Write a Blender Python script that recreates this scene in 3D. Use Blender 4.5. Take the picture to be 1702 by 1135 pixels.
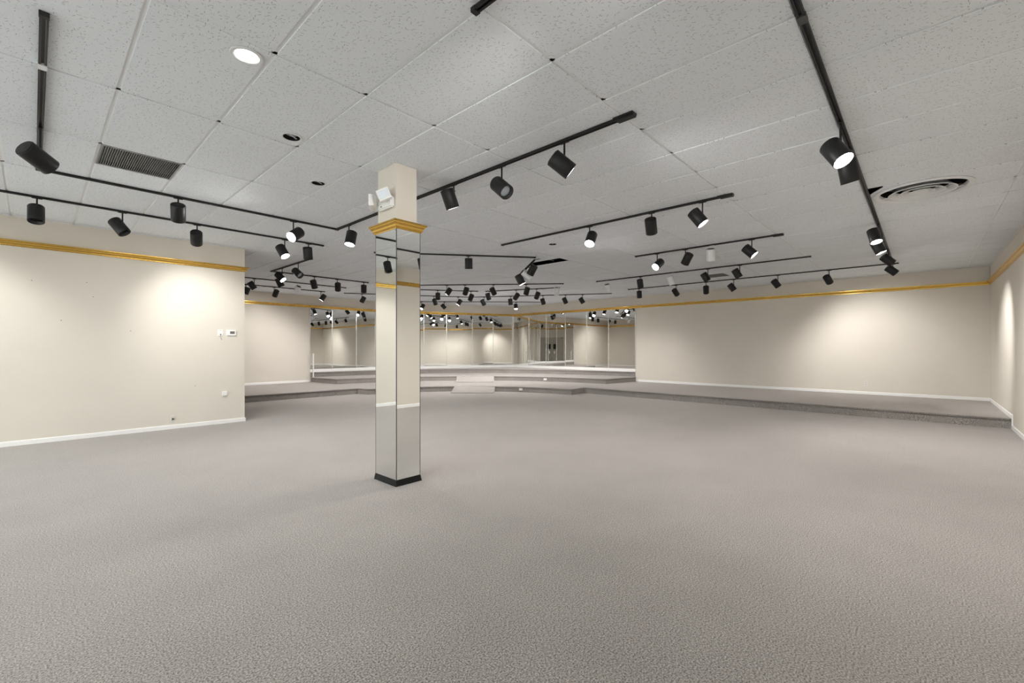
import bpy, bmesh, math, random
from mathutils import Vector, Matrix
from mathutils.geometry import delaunay_2d_cdt, tessellate_polygon

# ------------------------------------------------------------------ scene, camera, light
for o in list(bpy.data.objects):
    bpy.data.objects.remove(o, do_unlink=True)
scn = bpy.context.scene
col = scn.collection
rng = random.Random(7)

CEIL = 3.168          # ceiling height
EYE = 1.349
F_PX = 738.6          # focal length in pixels of the 1702 wide frame
cam_d = bpy.data.cameras.new('camera')
cam_d.sensor_width = 36.0
cam_d.lens = 36.0 * F_PX / 1702.0
cam_d.shift_y = (578.3 - 567.5) / 1702.0
cam_d.clip_start = 0.02
cam = bpy.data.objects.new('camera', cam_d)
cam.location = (0, 0, EYE)
YAW = math.radians(42.84)
cam.rotation_euler = (math.pi / 2, 0, YAW - math.pi / 2)
col.objects.link(cam)
scn.camera = cam

world = bpy.data.worlds.new('world')
scn.world = world
world.use_nodes = True
world.node_tree.nodes['Background'].inputs[0].default_value = (0.97, 0.985, 1.0, 1)
world.node_tree.nodes['Background'].inputs[1].default_value = 4.4

vs = scn.view_settings
vs.view_transform = 'Standard'
vs.look = 'None'
vs.gamma = 1.0
vs.use_curve_mapping = False
vs.exposure = 0.50
SPOT_W = 98.0        # power of one lit track lamp
LAMP_COL = (1.0, 0.985, 0.965)

# ------------------------------------------------------------------ materials
def new_mat(name):
    m = bpy.data.materials.new(name)
    m.use_nodes = True
    nt = m.node_tree
    b = nt.nodes['Principled BSDF']
    return m, nt, b

def plain(name, rgb, rough=0.5, metal=0.0, noise=0.0, nscale=40.0, bump=0.0, spec=0.5):
    m, nt, b = new_mat(name)
    b.inputs['Roughness'].default_value = rough
    b.inputs['Metallic'].default_value = metal
    b.inputs['Specular IOR Level'].default_value = spec
    g = nt.nodes.new('ShaderNodeNewGeometry')
    n = nt.nodes.new('ShaderNodeTexNoise')
    n.inputs['Scale'].default_value = nscale
    n.inputs['Detail'].default_value = 4
    nt.links.new(g.outputs['Position'], n.inputs['Vector'])
    r = nt.nodes.new('ShaderNodeMapRange')
    r.inputs['From Min'].default_value = 0.3
    r.inputs['From Max'].default_value = 0.7
    r.inputs['To Min'].default_value = 1 - noise
    r.inputs['To Max'].default_value = 1 + noise
    nt.links.new(n.outputs['Fac'], r.inputs['Value'])
    mx = nt.nodes.new('ShaderNodeVectorMath')
    mx.operation = 'SCALE'
    mx.inputs[0].default_value = rgb
    nt.links.new(r.outputs[0], mx.inputs['Scale'])
    nt.links.new(mx.outputs[0], b.inputs['Base Color'])
    if bump:
        bp = nt.nodes.new('ShaderNodeBump')
        bp.inputs['Strength'].default_value = bump
        bp.inputs['Distance'].default_value = 0.002
        nt.links.new(n.outputs['Fac'], bp.inputs['Height'])
        nt.links.new(bp.outputs[0], b.inputs['Normal'])
    return m

def emis(name, rgb, strength):
    m, nt, b = new_mat(name)
    b.inputs['Base Color'].default_value = (*rgb, 1)
    b.inputs['Emission Color'].default_value = (*rgb, 1)
    b.inputs['Emission Strength'].default_value = strength
    try:
        m.cycles.emission_sampling = 'NONE'
    except Exception:
        pass
    return m

def carpet_mat():
    m, nt, b = new_mat('carpet')
    b.inputs['Roughness'].default_value = 1.0
    b.inputs['Specular IOR Level'].default_value = 0.05
    b.inputs['Sheen Weight'].default_value = 0.55
    b.inputs['Sheen Roughness'].default_value = 0.45
    b.inputs['Sheen Tint'].default_value = (0.95, 0.90, 0.86, 1)
    g = nt.nodes.new('ShaderNodeNewGeometry')
    def noise(scale, detail, rough=0.6):
        n = nt.nodes.new('ShaderNodeTexNoise')
        n.inputs['Scale'].default_value = scale
        n.inputs['Detail'].default_value = detail
        n.inputs['Roughness'].default_value = rough
        nt.links.new(g.outputs['Position'], n.inputs['Vector'])
        return n
    a = noise(125, 5, 0.75)
    c = noise(1.6, 3)
    ra = nt.nodes.new('ShaderNodeValToRGB')
    ra.color_ramp.elements[0].position = 0.40
    ra.color_ramp.elements[0].color = (0.055, 0.047, 0.043, 1)
    ra.color_ramp.elements[1].position = 0.61
    ra.color_ramp.elements[1].color = (0.50, 0.46, 0.43, 1)
    nt.links.new(a.outputs['Fac'], ra.inputs[0])
    rc = nt.nodes.new('ShaderNodeMapRange')
    rc.inputs['From Min'].default_value = 0.3
    rc.inputs['From Max'].default_value = 0.7
    rc.inputs['To Min'].default_value = 0.93
    rc.inputs['To Max'].default_value = 1.07
    nt.links.new(c.outputs['Fac'], rc.inputs[0])
    mx = nt.nodes.new('ShaderNodeVectorMath')
    mx.operation = 'SCALE'
    nt.links.new(ra.outputs[0], mx.inputs[0])
    nt.links.new(rc.outputs[0], mx.inputs['Scale'])
    nt.links.new(mx.outputs[0], b.inputs['Base Color'])
    bp = nt.nodes.new('ShaderNodeBump')
    bp.inputs['Strength'].default_value = 0.6
    bp.inputs['Distance'].default_value = 0.006
    nt.links.new(a.outputs['Fac'], bp.inputs['Height'])
    nt.links.new(bp.outputs[0], b.inputs['Normal'])
    return m

def tile_mat():
    # fissured mineral fibre: short dark dashes at random angles, one per voronoi cell
    m, nt, b = new_mat('acoustic_tile')
    b.inputs['Roughness'].default_value = 0.95
    b.inputs['Specular IOR Level'].default_value = 0.1
    L = nt.links
    g = nt.nodes.new('ShaderNodeNewGeometry')
    def math_(op, a, c=None):
        n = nt.nodes.new('ShaderNodeMath')
        n.operation = op
        for i, v in enumerate((a, c)):
            if v is None:
                continue
            if isinstance(v, (int, float)):
                n.inputs[i].default_value = v
            else:
                L.new(v, n.inputs[i])
        return n.outputs[0]
    def dashes(scale, ln, wd, keep):
        sc = nt.nodes.new('ShaderNodeVectorMath'); sc.operation = 'SCALE'
        L.new(g.outputs['Position'], sc.inputs[0]); sc.inputs['Scale'].default_value = scale
        v = nt.nodes.new('ShaderNodeTexVoronoi')
        v.voronoi_dimensions = '2D'
        v.inputs['Scale'].default_value = 1.0
        L.new(sc.outputs[0], v.inputs['Vector'])
        sub = nt.nodes.new('ShaderNodeVectorMath'); sub.operation = 'SUBTRACT'
        L.new(sc.outputs[0], sub.inputs[0]); L.new(v.outputs['Position'], sub.inputs[1])
        sep = nt.nodes.new('ShaderNodeSeparateColor'); L.new(v.outputs['Color'], sep.inputs[0])
        rot = nt.nodes.new('ShaderNodeVectorRotate'); rot.rotation_type = 'Z_AXIS'
        L.new(sub.outputs[0], rot.inputs['Vector'])
        L.new(math_('MULTIPLY', sep.outputs[0], 2.2), rot.inputs['Angle'])
        sx = nt.nodes.new('ShaderNodeSeparateXYZ'); L.new(rot.outputs[0], sx.inputs[0])
        inx = math_('LESS_THAN', math_('ABSOLUTE', sx.outputs[0]), math_('MULTIPLY', sep.outputs[1], ln))
        iny = math_('LESS_THAN', math_('ABSOLUTE', sx.outputs[1]), wd)
        kp = math_('LESS_THAN', sep.outputs[2], keep)
        return math_('MULTIPLY', math_('MULTIPLY', inx, iny), kp)
    d1 = dashes(36.0, 0.42, 0.06, 0.7)
    d2 = dashes(80.0, 0.30, 0.10, 0.5)
    d = math_('MAXIMUM', d1, math_('MULTIPLY', d2, 0.45))
    oi = nt.nodes.new('ShaderNodeObjectInfo')
    tone = math_('ADD', math_('MULTIPLY', oi.outputs['Random'], 0.03), 0.985)
    mx = nt.nodes.new('ShaderNodeMix'); mx.data_type = 'RGBA'
    mx.inputs[6].default_value = (0.83, 0.865, 0.905, 1)
    mx.inputs[7].default_value = (0.47, 0.47, 0.47, 1)
    L.new(d, mx.inputs[0])
    sc2 = nt.nodes.new('ShaderNodeVectorMath'); sc2.operation = 'SCALE'
    L.new(mx.outputs[2], sc2.inputs[0]); L.new(tone, sc2.inputs['Scale'])
    L.new(sc2.outputs[0], b.inputs['Base Color'])
    return m

def mirror_mat():
    m, nt, b = new_mat('mirror_glass')
    b.inputs['Base Color'].default_value = (0.86, 0.865, 0.845, 1)
    b.inputs['Metallic'].default_value = 1.0
    n = nt.nodes.new('ShaderNodeTexNoise')
    n.inputs['Scale'].default_value = 3.0
    r = nt.nodes.new('ShaderNodeMapRange')
    r.inputs['To Min'].default_value = 0.0
    r.inputs['To Max'].default_value = 0.012
    nt.links.new(n.outputs['Fac'], r.inputs[0])
    nt.links.new(r.outputs[0], b.inputs['Roughness'])
    return m

def glass_mat():
    m, nt, b = new_mat('clear_glass')
    out = nt.nodes['Material Output']
    tr = nt.nodes.new('ShaderNodeBsdfTransparent'); tr.inputs[0].default_value = (0.94, 0.96, 0.95, 1)
    gl = nt.nodes.new('ShaderNodeBsdfGlossy'); gl.inputs['Roughness'].default_value = 0.0
    mx = nt.nodes.new('ShaderNodeMixShader'); mx.inputs[0].default_value = 0.07
    nt.links.new(tr.outputs[0], mx.inputs[1]); nt.links.new(gl.outputs[0], mx.inputs[2]); nt.links.new(mx.outputs[0], out.inputs[0])
    return m

M = {}
M['glass'] = glass_mat()
M['pavement'] = plain('pavement', (0.50, 0.49, 0.47), 0.9, 0, 0.12, 3.0)
M['alu'] = plain('bronze_frame', (0.10, 0.09, 0.08), 0.4, 0.6, 0.05)
M['carpet'] = carpet_mat()
M['tile'] = tile_mat()
M['tee'] = plain('tee_white', (0.88, 0.89, 0.90), 0.6, 0, 0.01)
M['wall'] = plain('wall_beige', (0.685, 0.635, 0.56), 0.75, 0, 0.02, 1.2, 0.0, 0.25)
M['base'] = plain('baseboard_white', (0.86, 0.85, 0.83), 0.45, 0, 0.02)
M['gold'] = plain('gold_molding', (0.68, 0.43, 0.10), 0.27, 0.92, 0.015, 9.0)
M['mirror'] = mirror_mat()
M['black'] = plain('black_metal', (0.013, 0.013, 0.014), 0.45, 0, 0.08, 40, 0, 0.35)
M['blackin'] = plain('black_baffle', (0.03, 0.03, 0.03), 0.6, 0, 0.05)
M['greymetal'] = plain('dark_grey_plate', (0.07, 0.07, 0.07), 0.5, 0, 0.05)
M['whitemetal'] = plain('white_metal', (0.78, 0.79, 0.80), 0.5, 0, 0.02)
M['lampoff'] = plain('frosted_lens_off', (0.42, 0.46, 0.50), 0.25, 0, 0.03)
M['lampon'] = emis('lamp_on', (1.0, 0.985, 0.95), 26.0)
M['downon'] = emis('downlight_on', (1.0, 0.99, 0.96), 9.0)
M['plastic'] = plain('white_plastic', (0.82, 0.81, 0.79), 0.4, 0, 0.01)
M['ivory'] = plain('ivory_plate', (0.70, 0.67, 0.61), 0.45, 0, 0.02)
M['dark'] = plain('dark_void', (0.012, 0.012, 0.012), 0.9, 0, 0.1)
M['rubber'] = plain('black_vinyl_base', (0.012, 0.012, 0.012), 0.6, 0, 0.5, 60, 0.3, 0.2)
M['clear'] = plain('seam_strip', (0.80, 0.80, 0.78), 0.2, 0.55, 0.02)
M['door'] = plain('door_paint', (0.42, 0.39, 0.34), 0.55, 0, 0.03)
M['screen'] = plain('lcd_screen', (0.16, 0.15, 0.13), 0.3, 0, 0.2, 90)
M['grille'] = plain('grille_grey', (0.29, 0.29, 0.29), 0.5, 0.2, 0.03)
M['chrome'] = plain('chrome', (0.7, 0.7, 0.7), 0.15, 1.0, 0.02)
M['red'] = plain('exit_sign_face', (0.35, 0.02, 0.02), 0.5)
M['lens'] = plain('clear_lens', (0.75, 0.80, 0.85), 0.08, 0, 0.02)

# ------------------------------------------------------------------ mesh helpers
def mesh(name, verts, faces, mat, smooth=False):
    me = bpy.data.meshes.new(name)
    me.from_pydata([tuple(v) for v in verts], [], faces)
    me.materials.append(mat)
    if smooth:
        for p in me.polygons:
            p.use_smooth = True
    me.update()
    return me

def bm_mesh(name, bm, mat, smooth=False, recalc=True):
    if recalc:
        bmesh.ops.recalc_face_normals(bm, faces=bm.faces)
    me = bpy.data.meshes.new(name)
    bm.to_mesh(me)
    bm.free()
    me.materials.append(mat)
    if smooth:
        for p in me.polygons:
            p.use_smooth = True
    return me

def link(name, me, parent=None, loc=(0, 0, 0), rot=None, scale=None):
    o = bpy.data.objects.new(name, me)
    col.objects.link(o)
    o.location = loc
    if rot is not None:
        if isinstance(rot, Matrix):
            o.rotation_mode = 'QUATERNION'
            o.rotation_quaternion = rot.to_quaternion()
        else:
            o.rotation_euler = rot
    if scale is not None:
        o.scale = scale
    if parent is not None:
        o.parent = parent
    return o

def tag(o, label=None, cat=None, group=None, kind=None):
    if label: o['label'] = label
    if cat: o['category'] = cat
    if group: o['group'] = group
    if kind: o['kind'] = kind
    return o

def thing(name, loc, label, cat, group=None):
    o = bpy.data.objects.new(name, None)
    o.empty_display_size = 0.1
    col.objects.link(o)
    o.location = loc
    return tag(o, label, cat, group)

def box_vf(x0, x1, y0, y1, z0, z1):
    v = [(x0, y0, z0), (x1, y0, z0), (x1, y1, z0), (x0, y1, z0), (x0, y0, z1), (x1, y0, z1), (x1, y1, z1), (x0, y1, z1)]
    f = [(0, 3, 2, 1), (4, 5, 6, 7), (0, 1, 5, 4), (1, 2, 6, 5), (2, 3, 7, 6), (3, 0, 4, 7)]
    return v, f

def add_box(bm, x0, x1, y0, y1, z0, z1):
    v, f = box_vf(x0, x1, y0, y1, z0, z1)
    vs_ = [bm.verts.new(p) for p in v]
    for q in f:
        bm.faces.new([vs_[i] for i in q])

def box(name, b, mat, parent=None, bevel=0.0):
    bm = bmesh.new()
    add_box(bm, *b)
    if bevel:
        bmesh.ops.bevel(bm, geom=bm.edges[:], offset=bevel, segments=2, affect='EDGES', profile=0.5)
    return link(name, bm_mesh(name, bm, mat), parent)

def lathe(name, prof, mat, seg=28, smooth=True, cap0=True, cap1=True):
    """profile [(r, z)] turned about Z"""
    v, f = [], []
    n = len(prof)
    for r, z in prof:
        for i in range(seg):
            a = 2 * math.pi * i / seg
            v.append((r * math.cos(a), r * math.sin(a), z))
    for k in range(n - 1):
        for i in range(seg):
            j = (i + 1) % seg
            f.append((k * seg + i, k * seg + j, (k + 1) * seg + j, (k + 1) * seg + i))
    if cap0:
        f.append(tuple(reversed(range(seg))))
    if cap1:
        f.append(tuple((n - 1) * seg + i for i in range(seg)))
    me = mesh(name, v, f, mat)
    for p in me.polygons:
        p.use_smooth = smooth and len(p.vertices) == 4
    if smooth:
        bm = bmesh.new(); bm.from_mesh(me)
        for e in bm.edges:
            if len(e.link_faces) == 2 and e.calc_face_angle(0) > 0.6:
                e.smooth = False
        bm.to_mesh(me); bm.free()
    return me

def extrude_poly(name, pts, z0, z1, mat, parent=None):
    bm = bmesh.new()
    lo = [bm.verts.new((x, y, z0)) for x, y in pts]
    hi = [bm.verts.new((x, y, z1)) for x, y in pts]
    n = len(pts)
    for t in tessellate_polygon([[Vector((x, y, 0)) for x, y in pts]]):
        bm.faces.new([hi[k] for k in t])
        bm.faces.new([lo[k] for k in reversed(t)])
    for i in range(n):
        j = (i + 1) % n
        bm.faces.new((lo[i], lo[j], hi[j], hi[i]))
    return link(name, bm_mesh(name, bm, mat), parent)

def tube_path(bm, pts, r, seg=8):
    rings = []
    for i, p in enumerate(pts):
        p = Vector(p)
        d = (Vector(pts[min(i + 1, len(pts) - 1)]) - Vector(pts[max(i - 1, 0)])).normalized()
        up = Vector((0, 0, 1)) if abs(d.z) < 0.95 else Vector((1, 0, 0))
        s = d.cross(up).normalized(); u = s.cross(d)
        rings.append([bm.verts.new(p + r * (math.cos(2 * math.pi * k / seg) * s + math.sin(2 * math.pi * k / seg) * u)) for k in range(seg)])
    for a, b_ in zip(rings, rings[1:]):
        for k in range(seg):
            bm.faces.new((a[k], a[(k + 1) % seg], b_[(k + 1) % seg], b_[k]))
    bm.faces.new(list(reversed(rings[0]))); bm.faces.new(rings[-1])

def sweep_right(path, prof, closed=False):
    """profile (out, z) swept along a plan path, out measured to the right of travel; one (verts, faces) per segment, mitred"""
    n = len(path)
    P = [Vector(p) for p in path]
    offs = []
    for i in range(n):
        def nr(a, b_):
            d = (b_ - a).normalized()
            return Vector((d.y, -d.x))
        if closed:
            n0 = nr(P[i - 1], P[i]); n1 = nr(P[i], P[(i + 1) % n])
        else:
            n0 = nr(P[i - 1], P[i]) if i > 0 else nr(P[0], P[1])
            n1 = nr(P[i], P[i + 1]) if i < n - 1 else n0
        m = n0 + n1
        offs.append(m / (1 + n0.dot(n1)))
    out = []
    segs = range(n) if closed else range(n - 1)
    k = len(prof)
    for i in segs:
        j = (i + 1) % n
        v = [(P[i].x + offs[i].x * o, P[i].y + offs[i].y * o, z) for o, z in prof] + [(P[j].x + offs[j].x * o, P[j].y + offs[j].y * o, z) for o, z in prof]
        f = [(a, (a + 1) % k, k + (a + 1) % k, k + a) for a in range(k)]
        f += [tuple(reversed(range(k))), tuple(range(k, 2 * k))]
        out.append((v, f))
    return out

def vf_obj(name, v, f, mat, parent=None):
    bm = bmesh.new()
    vs_ = [bm.verts.new(p) for p in v]
    for q in f:
        bm.faces.new([vs_[i] for i in q])
    return link(name, bm_mesh(name, bm, mat), parent)

UNIT_CYL = {}
def rod(name, p, q, r, mat, parent, origin):
    """thin cylinder from p to q (world), child of parent whose origin is given"""
    key = mat.name
    if key not in UNIT_CYL:
        UNIT_CYL[key] = lathe('rod', [(1, 0), (1, 1)], mat, 12)
    p, q = Vector(p), Vector(q)
    d = q - p
    rot = Vector((0, 0, 1)).rotation_difference(d.normalized()).to_matrix() if d.length > 1e-6 else Matrix.Identity(3)
    return link(name, UNIT_CYL[key], parent, p - Vector(origin), rot, (r, r, max(d.length, 0.002)))

# ------------------------------------------------------------------ the room shell
XF, XB, XP = -3.5, 14.45, 2.66
YR, YL, YB = -1.08, 9.2, 15.65
BEND = (9.7, YB)
CORN = (XB, 13.33)
WT = 0.14
ZT = CEIL + 0.55          # walls run up past the hung ceiling
Z1, Z2, Z3 = 0.17, 0.34, 0.505

def struct(o, label=None):
    o['kind'] = 'structure'
    if label: o['label'] = label
    return o

def wall_seg(name, a, b, label, holes=None):
    """wall whose inner face runs a->b with the room on the right"""
    a, b = Vector(a), Vector(b)
    d = (b - a).normalized(); nl = Vector((-d.y, d.x))
    v = []
    pts = [a, b, b + nl * WT, a + nl * WT]
    o = extrude_poly(name, [tuple(p) for p in pts], 0.0, ZT, M['wall'])
    return struct(o, label)

struct(box('floor', (XF - WT, XB + WT, YR - WT, YB + WT, -0.12, 0.0), M['carpet']), 'grey brown loop pile carpet floor')
wall_seg('wall_left', (XF, YL), (XP - WT, YL), 'beige partition wall at left with gold molding')
wall_seg('wall_alcove', (XP, YL), (XP, YB), 'beige end wall behind the left partition')
wall_seg('wall_back_left', (XP, YB), BEND, 'beige back wall at left, mirrored beyond the plain part')
wall_seg('wall_back_diagonal', BEND, CORN, 'angled back wall covered by mirrors')
wall_seg('wall_back', CORN, (XB, YR), 'beige back wall at right, mirrored near the corner')
wall_seg('wall_right', (XB, YR), (XF, YR), 'beige right side wall')
# added glazed front, unseen, to fill the room with daylight: sill, header, six bays
struct(box('wall_front', (XF - WT, XF, YR, YL, 2.86, ZT), M['wall']), 'beige header wall above the added daylight windows behind the viewer')
struct(box('trim_30', (XF - WT, XF, YR, YL, 0.0, 0.14), M['alu']), 'bronze sill under the added daylight windows')
NB_ = 6
bw = (YL - YR) / NB_
for i in range(NB_):
    y0, y1 = YR + i * bw, YR + (i + 1) * bw
    bm = bmesh.new()
    for q in ((y0, y0 + 0.04, 0.14, 2.86), (y1 - 0.04, y1, 0.14, 2.86), (y0 + 0.04, y1 - 0.04, 0.14, 0.19), (y0 + 0.04, y1 - 0.04, 2.81, 2.86)):
        add_box(bm, XF - 0.10, XF - 0.04, *q)
    w = struct(link('window_%d' % (i + 1), bm_mesh('window_frame', bm, M['alu'])), 'tall glazed bay added behind the viewer for fill daylight')
    box('pane', (XF - 0.074, XF - 0.066, y0 + 0.041, y1 - 0.041, 0.191, 2.809), M['glass'], w)
struct(box('ground', (XF - 30, XF - WT, YR - 15, YL + 15, -0.15, -0.02), M['pavement']), 'pale pavement outside the added glazed front')

# crown molding
CROWN = [(0.0, 0.0), (0.010, 0.0), (0.014, 0.006), (0.014, 0.012), (0.022, 0.013), (0.024, 0.024), (0.031, 0.038), (0.043, 0.046), (0.044, 0.052), (0.052, 0.053), (0.055, 0.062), (0.064, 0.066), (0.064, 0.080), (0.0, 0.080)]
path = [(XF, YL), (XP, YL), (XP, YB), BEND, CORN, (XB, YR), (XF, YR)]
prof = [(o, z + 2.752) for o, z in CROWN]
for i, (v, f) in enumerate(sweep_right(path, prof)):
    struct(vf_obj('trim_%d' % (i + 1), v, f, M['gold']), 'gold painted molding running along the upper wall')
# pale angle where ceiling meets wall
prof = [(0.0, CEIL - 0.004), (0.020, CEIL - 0.004), (0.020, CEIL - 0.001), (0.0, CEIL - 0.001)]
for i, (v, f) in enumerate(sweep_right(path, prof)):
    struct(vf_obj('trim_%d' % (i + 11), v, f, M['tee']), 'thin white ceiling edge angle')

# baseboards
BBP = [(0.0, 0.0), (0.014, 0.0), (0.014, 0.058), (0.009, 0.066), (0.0, 0.068)]
def baseboard(name, pts, z, h=0.068):
    pr_ = [(o, z + zz * h / 0.068) for o, zz in BBP]
    segs = sweep_right(pts, pr_)
    bm = bmesh.new()
    for v, f in segs:
        vs_ = [bm.verts.new(p) for p in v]
        for q in f:
            bm.faces.new([vs_[i] for i in q])
    return struct(link(name, bm_mesh(name, bm, M['base'])), 'white painted baseboard')
RX = 11.10                      # lower tier front edge at the right
baseboard('baseboard_left', [(XF, YL), (XP, YL), (XP, 9.98)], 0.0)
baseboard('baseboard_alcove', [(XP, 11.93), (XP, 12.24)], 0.0)
baseboard('baseboard_back_left', [(XP, 12.28), (XP, YB), (6.53, YB)], Z1)
baseboard('baseboard_mirror', [(6.55, YB), BEND, CORN, (XB, 7.46)], Z3, 0.105)
baseboard('baseboard_back', [(XB, 7.44), (XB, YR), (RX - 0.06, YR)], Z1)
baseboard('baseboard_right', [(RX - 0.061, YR), (XF, YR)], 0.0)
struct(box('baseboard_step', (RX - 0.06, RX - 0.016, YR, YR + 0.0145, 0.0, Z1 + 0.001), M['base']), 'white vertical baseboard piece at the tier edge')

# ------------------------------------------------------------------ carpeted tiers
CX, CY = 5.95, 7.25
def arc(r, p0, p1, n):
    a0 = math.atan2(p0[1] - CY, p0[0] - CX); a1 = math.atan2(p1[1] - CY, p1[0] - CX)
    return [(CX + r * math.cos(a0 + (a1 - a0) * i / n), CY + r * math.sin(a0 + (a1 - a0) * i / n)) for i in range(n + 1)]

def tier(name, front, back, z0, z1, label):
    root = thing(name, (front[0][0], front[0][1], z0), label, 'platform')
    off = Vector(root.location)
    pts = front + back
    p = extrude_poly('deck', [(x, y) for x, y in pts], z0, z1, M['carpet'], root)
    p.location = -off
    bm = bmesh.new()
    def pull(a, c):      # keep the rounded edge clear of the walls
        a, c = Vector(a), Vector(c)
        return tuple(a + (c - a).normalized() * 0.026)
    front = [pull(front[0], front[1])] + list(front[1:-1]) + [pull(front[-1], front[-2])]
    tube_path(bm, [(x, y, z1 - 0.021) for x, y in front], 0.020, 10)
    n = link('nosing', bm_mesh('nosing', bm, M['carpet'], True), root)
    n.location = -off
    return root
eps = 0.002
f1 = [(XP + eps, 12.27), (6.50, 12.22)] + arc(4.56, (6.60, 11.75), (10.60, 7.42), 22) + [(11.22, 7.47), (RX, YR + eps)]
b1 = [(XB - eps, YR + eps), (XB - eps, CORN[1]), (BEND[0], YB - eps), (XP + eps, YB - eps)]
tier('platform_tier', f1, b1, 0.0, Z1, 'lowest and widest carpeted tier, running along both back walls')
f2 = [(6.58, YB - eps)] + arc(6.80, (6.74, 14.0), (12.72, 7.63), 24) + [(XB - eps, 7.45)]
b2 = [(XB - eps, CORN[1]), (BEND[0], YB - eps)]
tier('platform_tier', f2, b2, Z1, Z2, 'middle carpeted tier curving in front of the mirrors')
f3 = [(6.56, 15.60), (8.0, 15.38), (9.4, 15.0), (10.7, 14.45), (11.9, 13.62), (12.8, 12.62), (13.5, 11.3), (14.0, 9.9), (14.29, 8.6), (14.41, 7.47)]
b3 = [(XB - eps, 7.47), (XB - eps, CORN[1]), (BEND[0], YB - eps), (6.56, YB - eps)]
tier('platform_tier', f3, b3, Z2, Z3, 'narrow topmost carpeted tier right under the mirrors')

def ramp(lo, hi, z0, z1, label):
    (ax, ay), (bx, by) = lo; (dx, dy), (cx, cy) = hi
    root = thing('carpet_ramp', (ax, ay, z0), label, 'ramp', 'small carpeted ramps up the tiers')
    e = 0.012
    v = [(ax, ay, z0), (bx, by, z0), (cx, cy, z0), (dx, dy, z0), (ax, ay, z0 + e), (bx, by, z0 + e), (cx, cy, z1 + 0.004), (dx, dy, z1 + 0.004)]
    f = [(0, 3, 2, 1), (4, 5, 6, 7), (0, 1, 5, 4), (1, 2, 6, 5), (2, 3, 7, 6), (3, 0, 4, 7)]
    o = vf_obj('ramp_board', v, f, M['carpet'], root); o.location = -Vector(root.location)
    bm = bmesh.new(); tube_path(bm, [(ax, ay, z0 + e), (bx, by, z0 + e)], 0.008, 6)
    o = link('edge_strip', bm_mesh('edge_strip', bm, M['carpet']), root); o.location = -Vector(root.location)
    return root
ramp(((8.47, 10.35), (9.34, 9.42)), ((8.97, 10.74), (9.83, 9.83)), 0.0, Z1, 'lower of two small carpeted ramps, from the floor to the first tier')
ramp(((9.88, 11.77), (10.75, 10.83)), ((10.20, 12.12), (11.10, 11.16)), Z1, Z2, 'upper of two small carpeted ramps, from first to middle tier')

# ------------------------------------------------------------------ wall mirrors
def mirror_wall(a, b, cuts, label, z0=Z3 + 0.106, z1=2.751, tilt=0.0):
    """panes on the wall a->b (room on the right); cuts are distances from a"""
    a, b = Vector(a), Vector(b)
    d = (b - a).normalized(); nr = Vector((d.y, -d.x))
    root = thing('wall_mirror', (a.x, a.y, z0), label, 'mirror')
    base = Matrix(((d.x, -nr.x, 0), (d.y, -nr.y, 0), (0, 0, 1)))   # local x along wall, y into wall
    for i, (s0, s1) in enumerate(zip(cuts, cuts[1:])):
        w = s1 - s0 - 0.006
        c = a + d * ((s0 + s1) / 2) + nr * 0.012
        bm = bmesh.new(); add_box(bm, -w / 2, w / 2, -0.003, 0.003, 0, z1 - z0)
        bmesh.ops.bevel(bm, geom=[e for e in bm.edges if all(v.co.y < 0 for v in e.verts)], offset=0.0025, segments=1, affect='EDGES')
        jig = Matrix.Rotation(rng.uniform(-1, 1) * 0.0035, 3, 'Z') @ Matrix.Rotation(rng.uniform(-1, 1) * 0.0015, 3, 'X')
        link('mirror_pane', bm_mesh('mirror_pane', bm, M['mirror']), root, (c.x - a.x, c.y - a.y, 0), base @ jig)
    for s in cuts:
        c = a + d * s + nr * 0.014
        bm = bmesh.new(); add_box(bm, -0.008, 0.008, -0.010, 0.010, 0, z1 - z0)
        link('seam_strip', bm_mesh('seam_strip', bm, M['clear']), root, (c.x - a.x, c.y - a.y, 0), base)
    return root
mirror_wall((6.545, YB), BEND, [0.0, 0.79, 1.72, 2.5, 3.13], 'tall wall mirror panels on the left back wall beyond the plain wall')
mirror_wall(BEND, CORN, [0.02, 0.42, 1.35, 2.29, 3.41, 4.35, 5.24], 'tall wall mirror panels on the angled wall behind the ramps')
mirror_wall(CORN, (XB, 7.44), [0.03, 0.92, 1.87, 2.84, 3.85, 4.80, 5.87], 'tall wall mirror panels on the right back wall, beside the bare wall')

p = thing('white_post', (6.60, 15.50, Z2), 'short white post standing at the left end of the middle tier', 'post')
box('upright', (-0.013, 0.013, -0.03, 0.03, 0.010, 0.80), M['base'], p, 0.004)
box('foot', (-0.018, 0.018, -0.036, 0.036, 0.0, 0.012), M['base'], p, 0.002)
box('cap', (-0.015, 0.015, -0.032, 0.032, 0.80, 0.815), M['base'], p, 0.002)

# double doors in the alcove end wall, seen in the mirrors
for i, (ya, yb) in enumerate(((10.04, 10.95), (10.955, 11.865))):
    d_ = struct(box('door_%d' % (i + 1), (XP + 0.004, XP + 0.045, ya, yb, 0.012, 2.10), M['door'], None, 0.003), 'plain painted door leaf in the alcove end wall')
    yc = (ya + yb) / 2 + (0.22 if i == 0 else -0.22)
    box('vision_panel', (XP + 0.045, XP + 0.052, yc - 0.12, yc + 0.12, 1.30, 1.68), M['dark'], d_)
    box('push_plate', (XP + 0.045, XP + 0.053, yc - 0.05, yc + 0.05, 0.95, 1.15), M['chrome'], d_)
fr = bmesh.new()
add_box(fr, XP, XP + 0.06, 9.98, 10.035, 0.0, 2.16); add_box(fr, XP, XP + 0.06, 11.87, 11.925, 0.0, 2.16); add_box(fr, XP, XP + 0.06, 9.98, 11.925, 2.105, 2.16)
struct(link('trim_20', bm_mesh('door_frame', fr, M['door'])), 'painted frame around the double doors')

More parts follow.
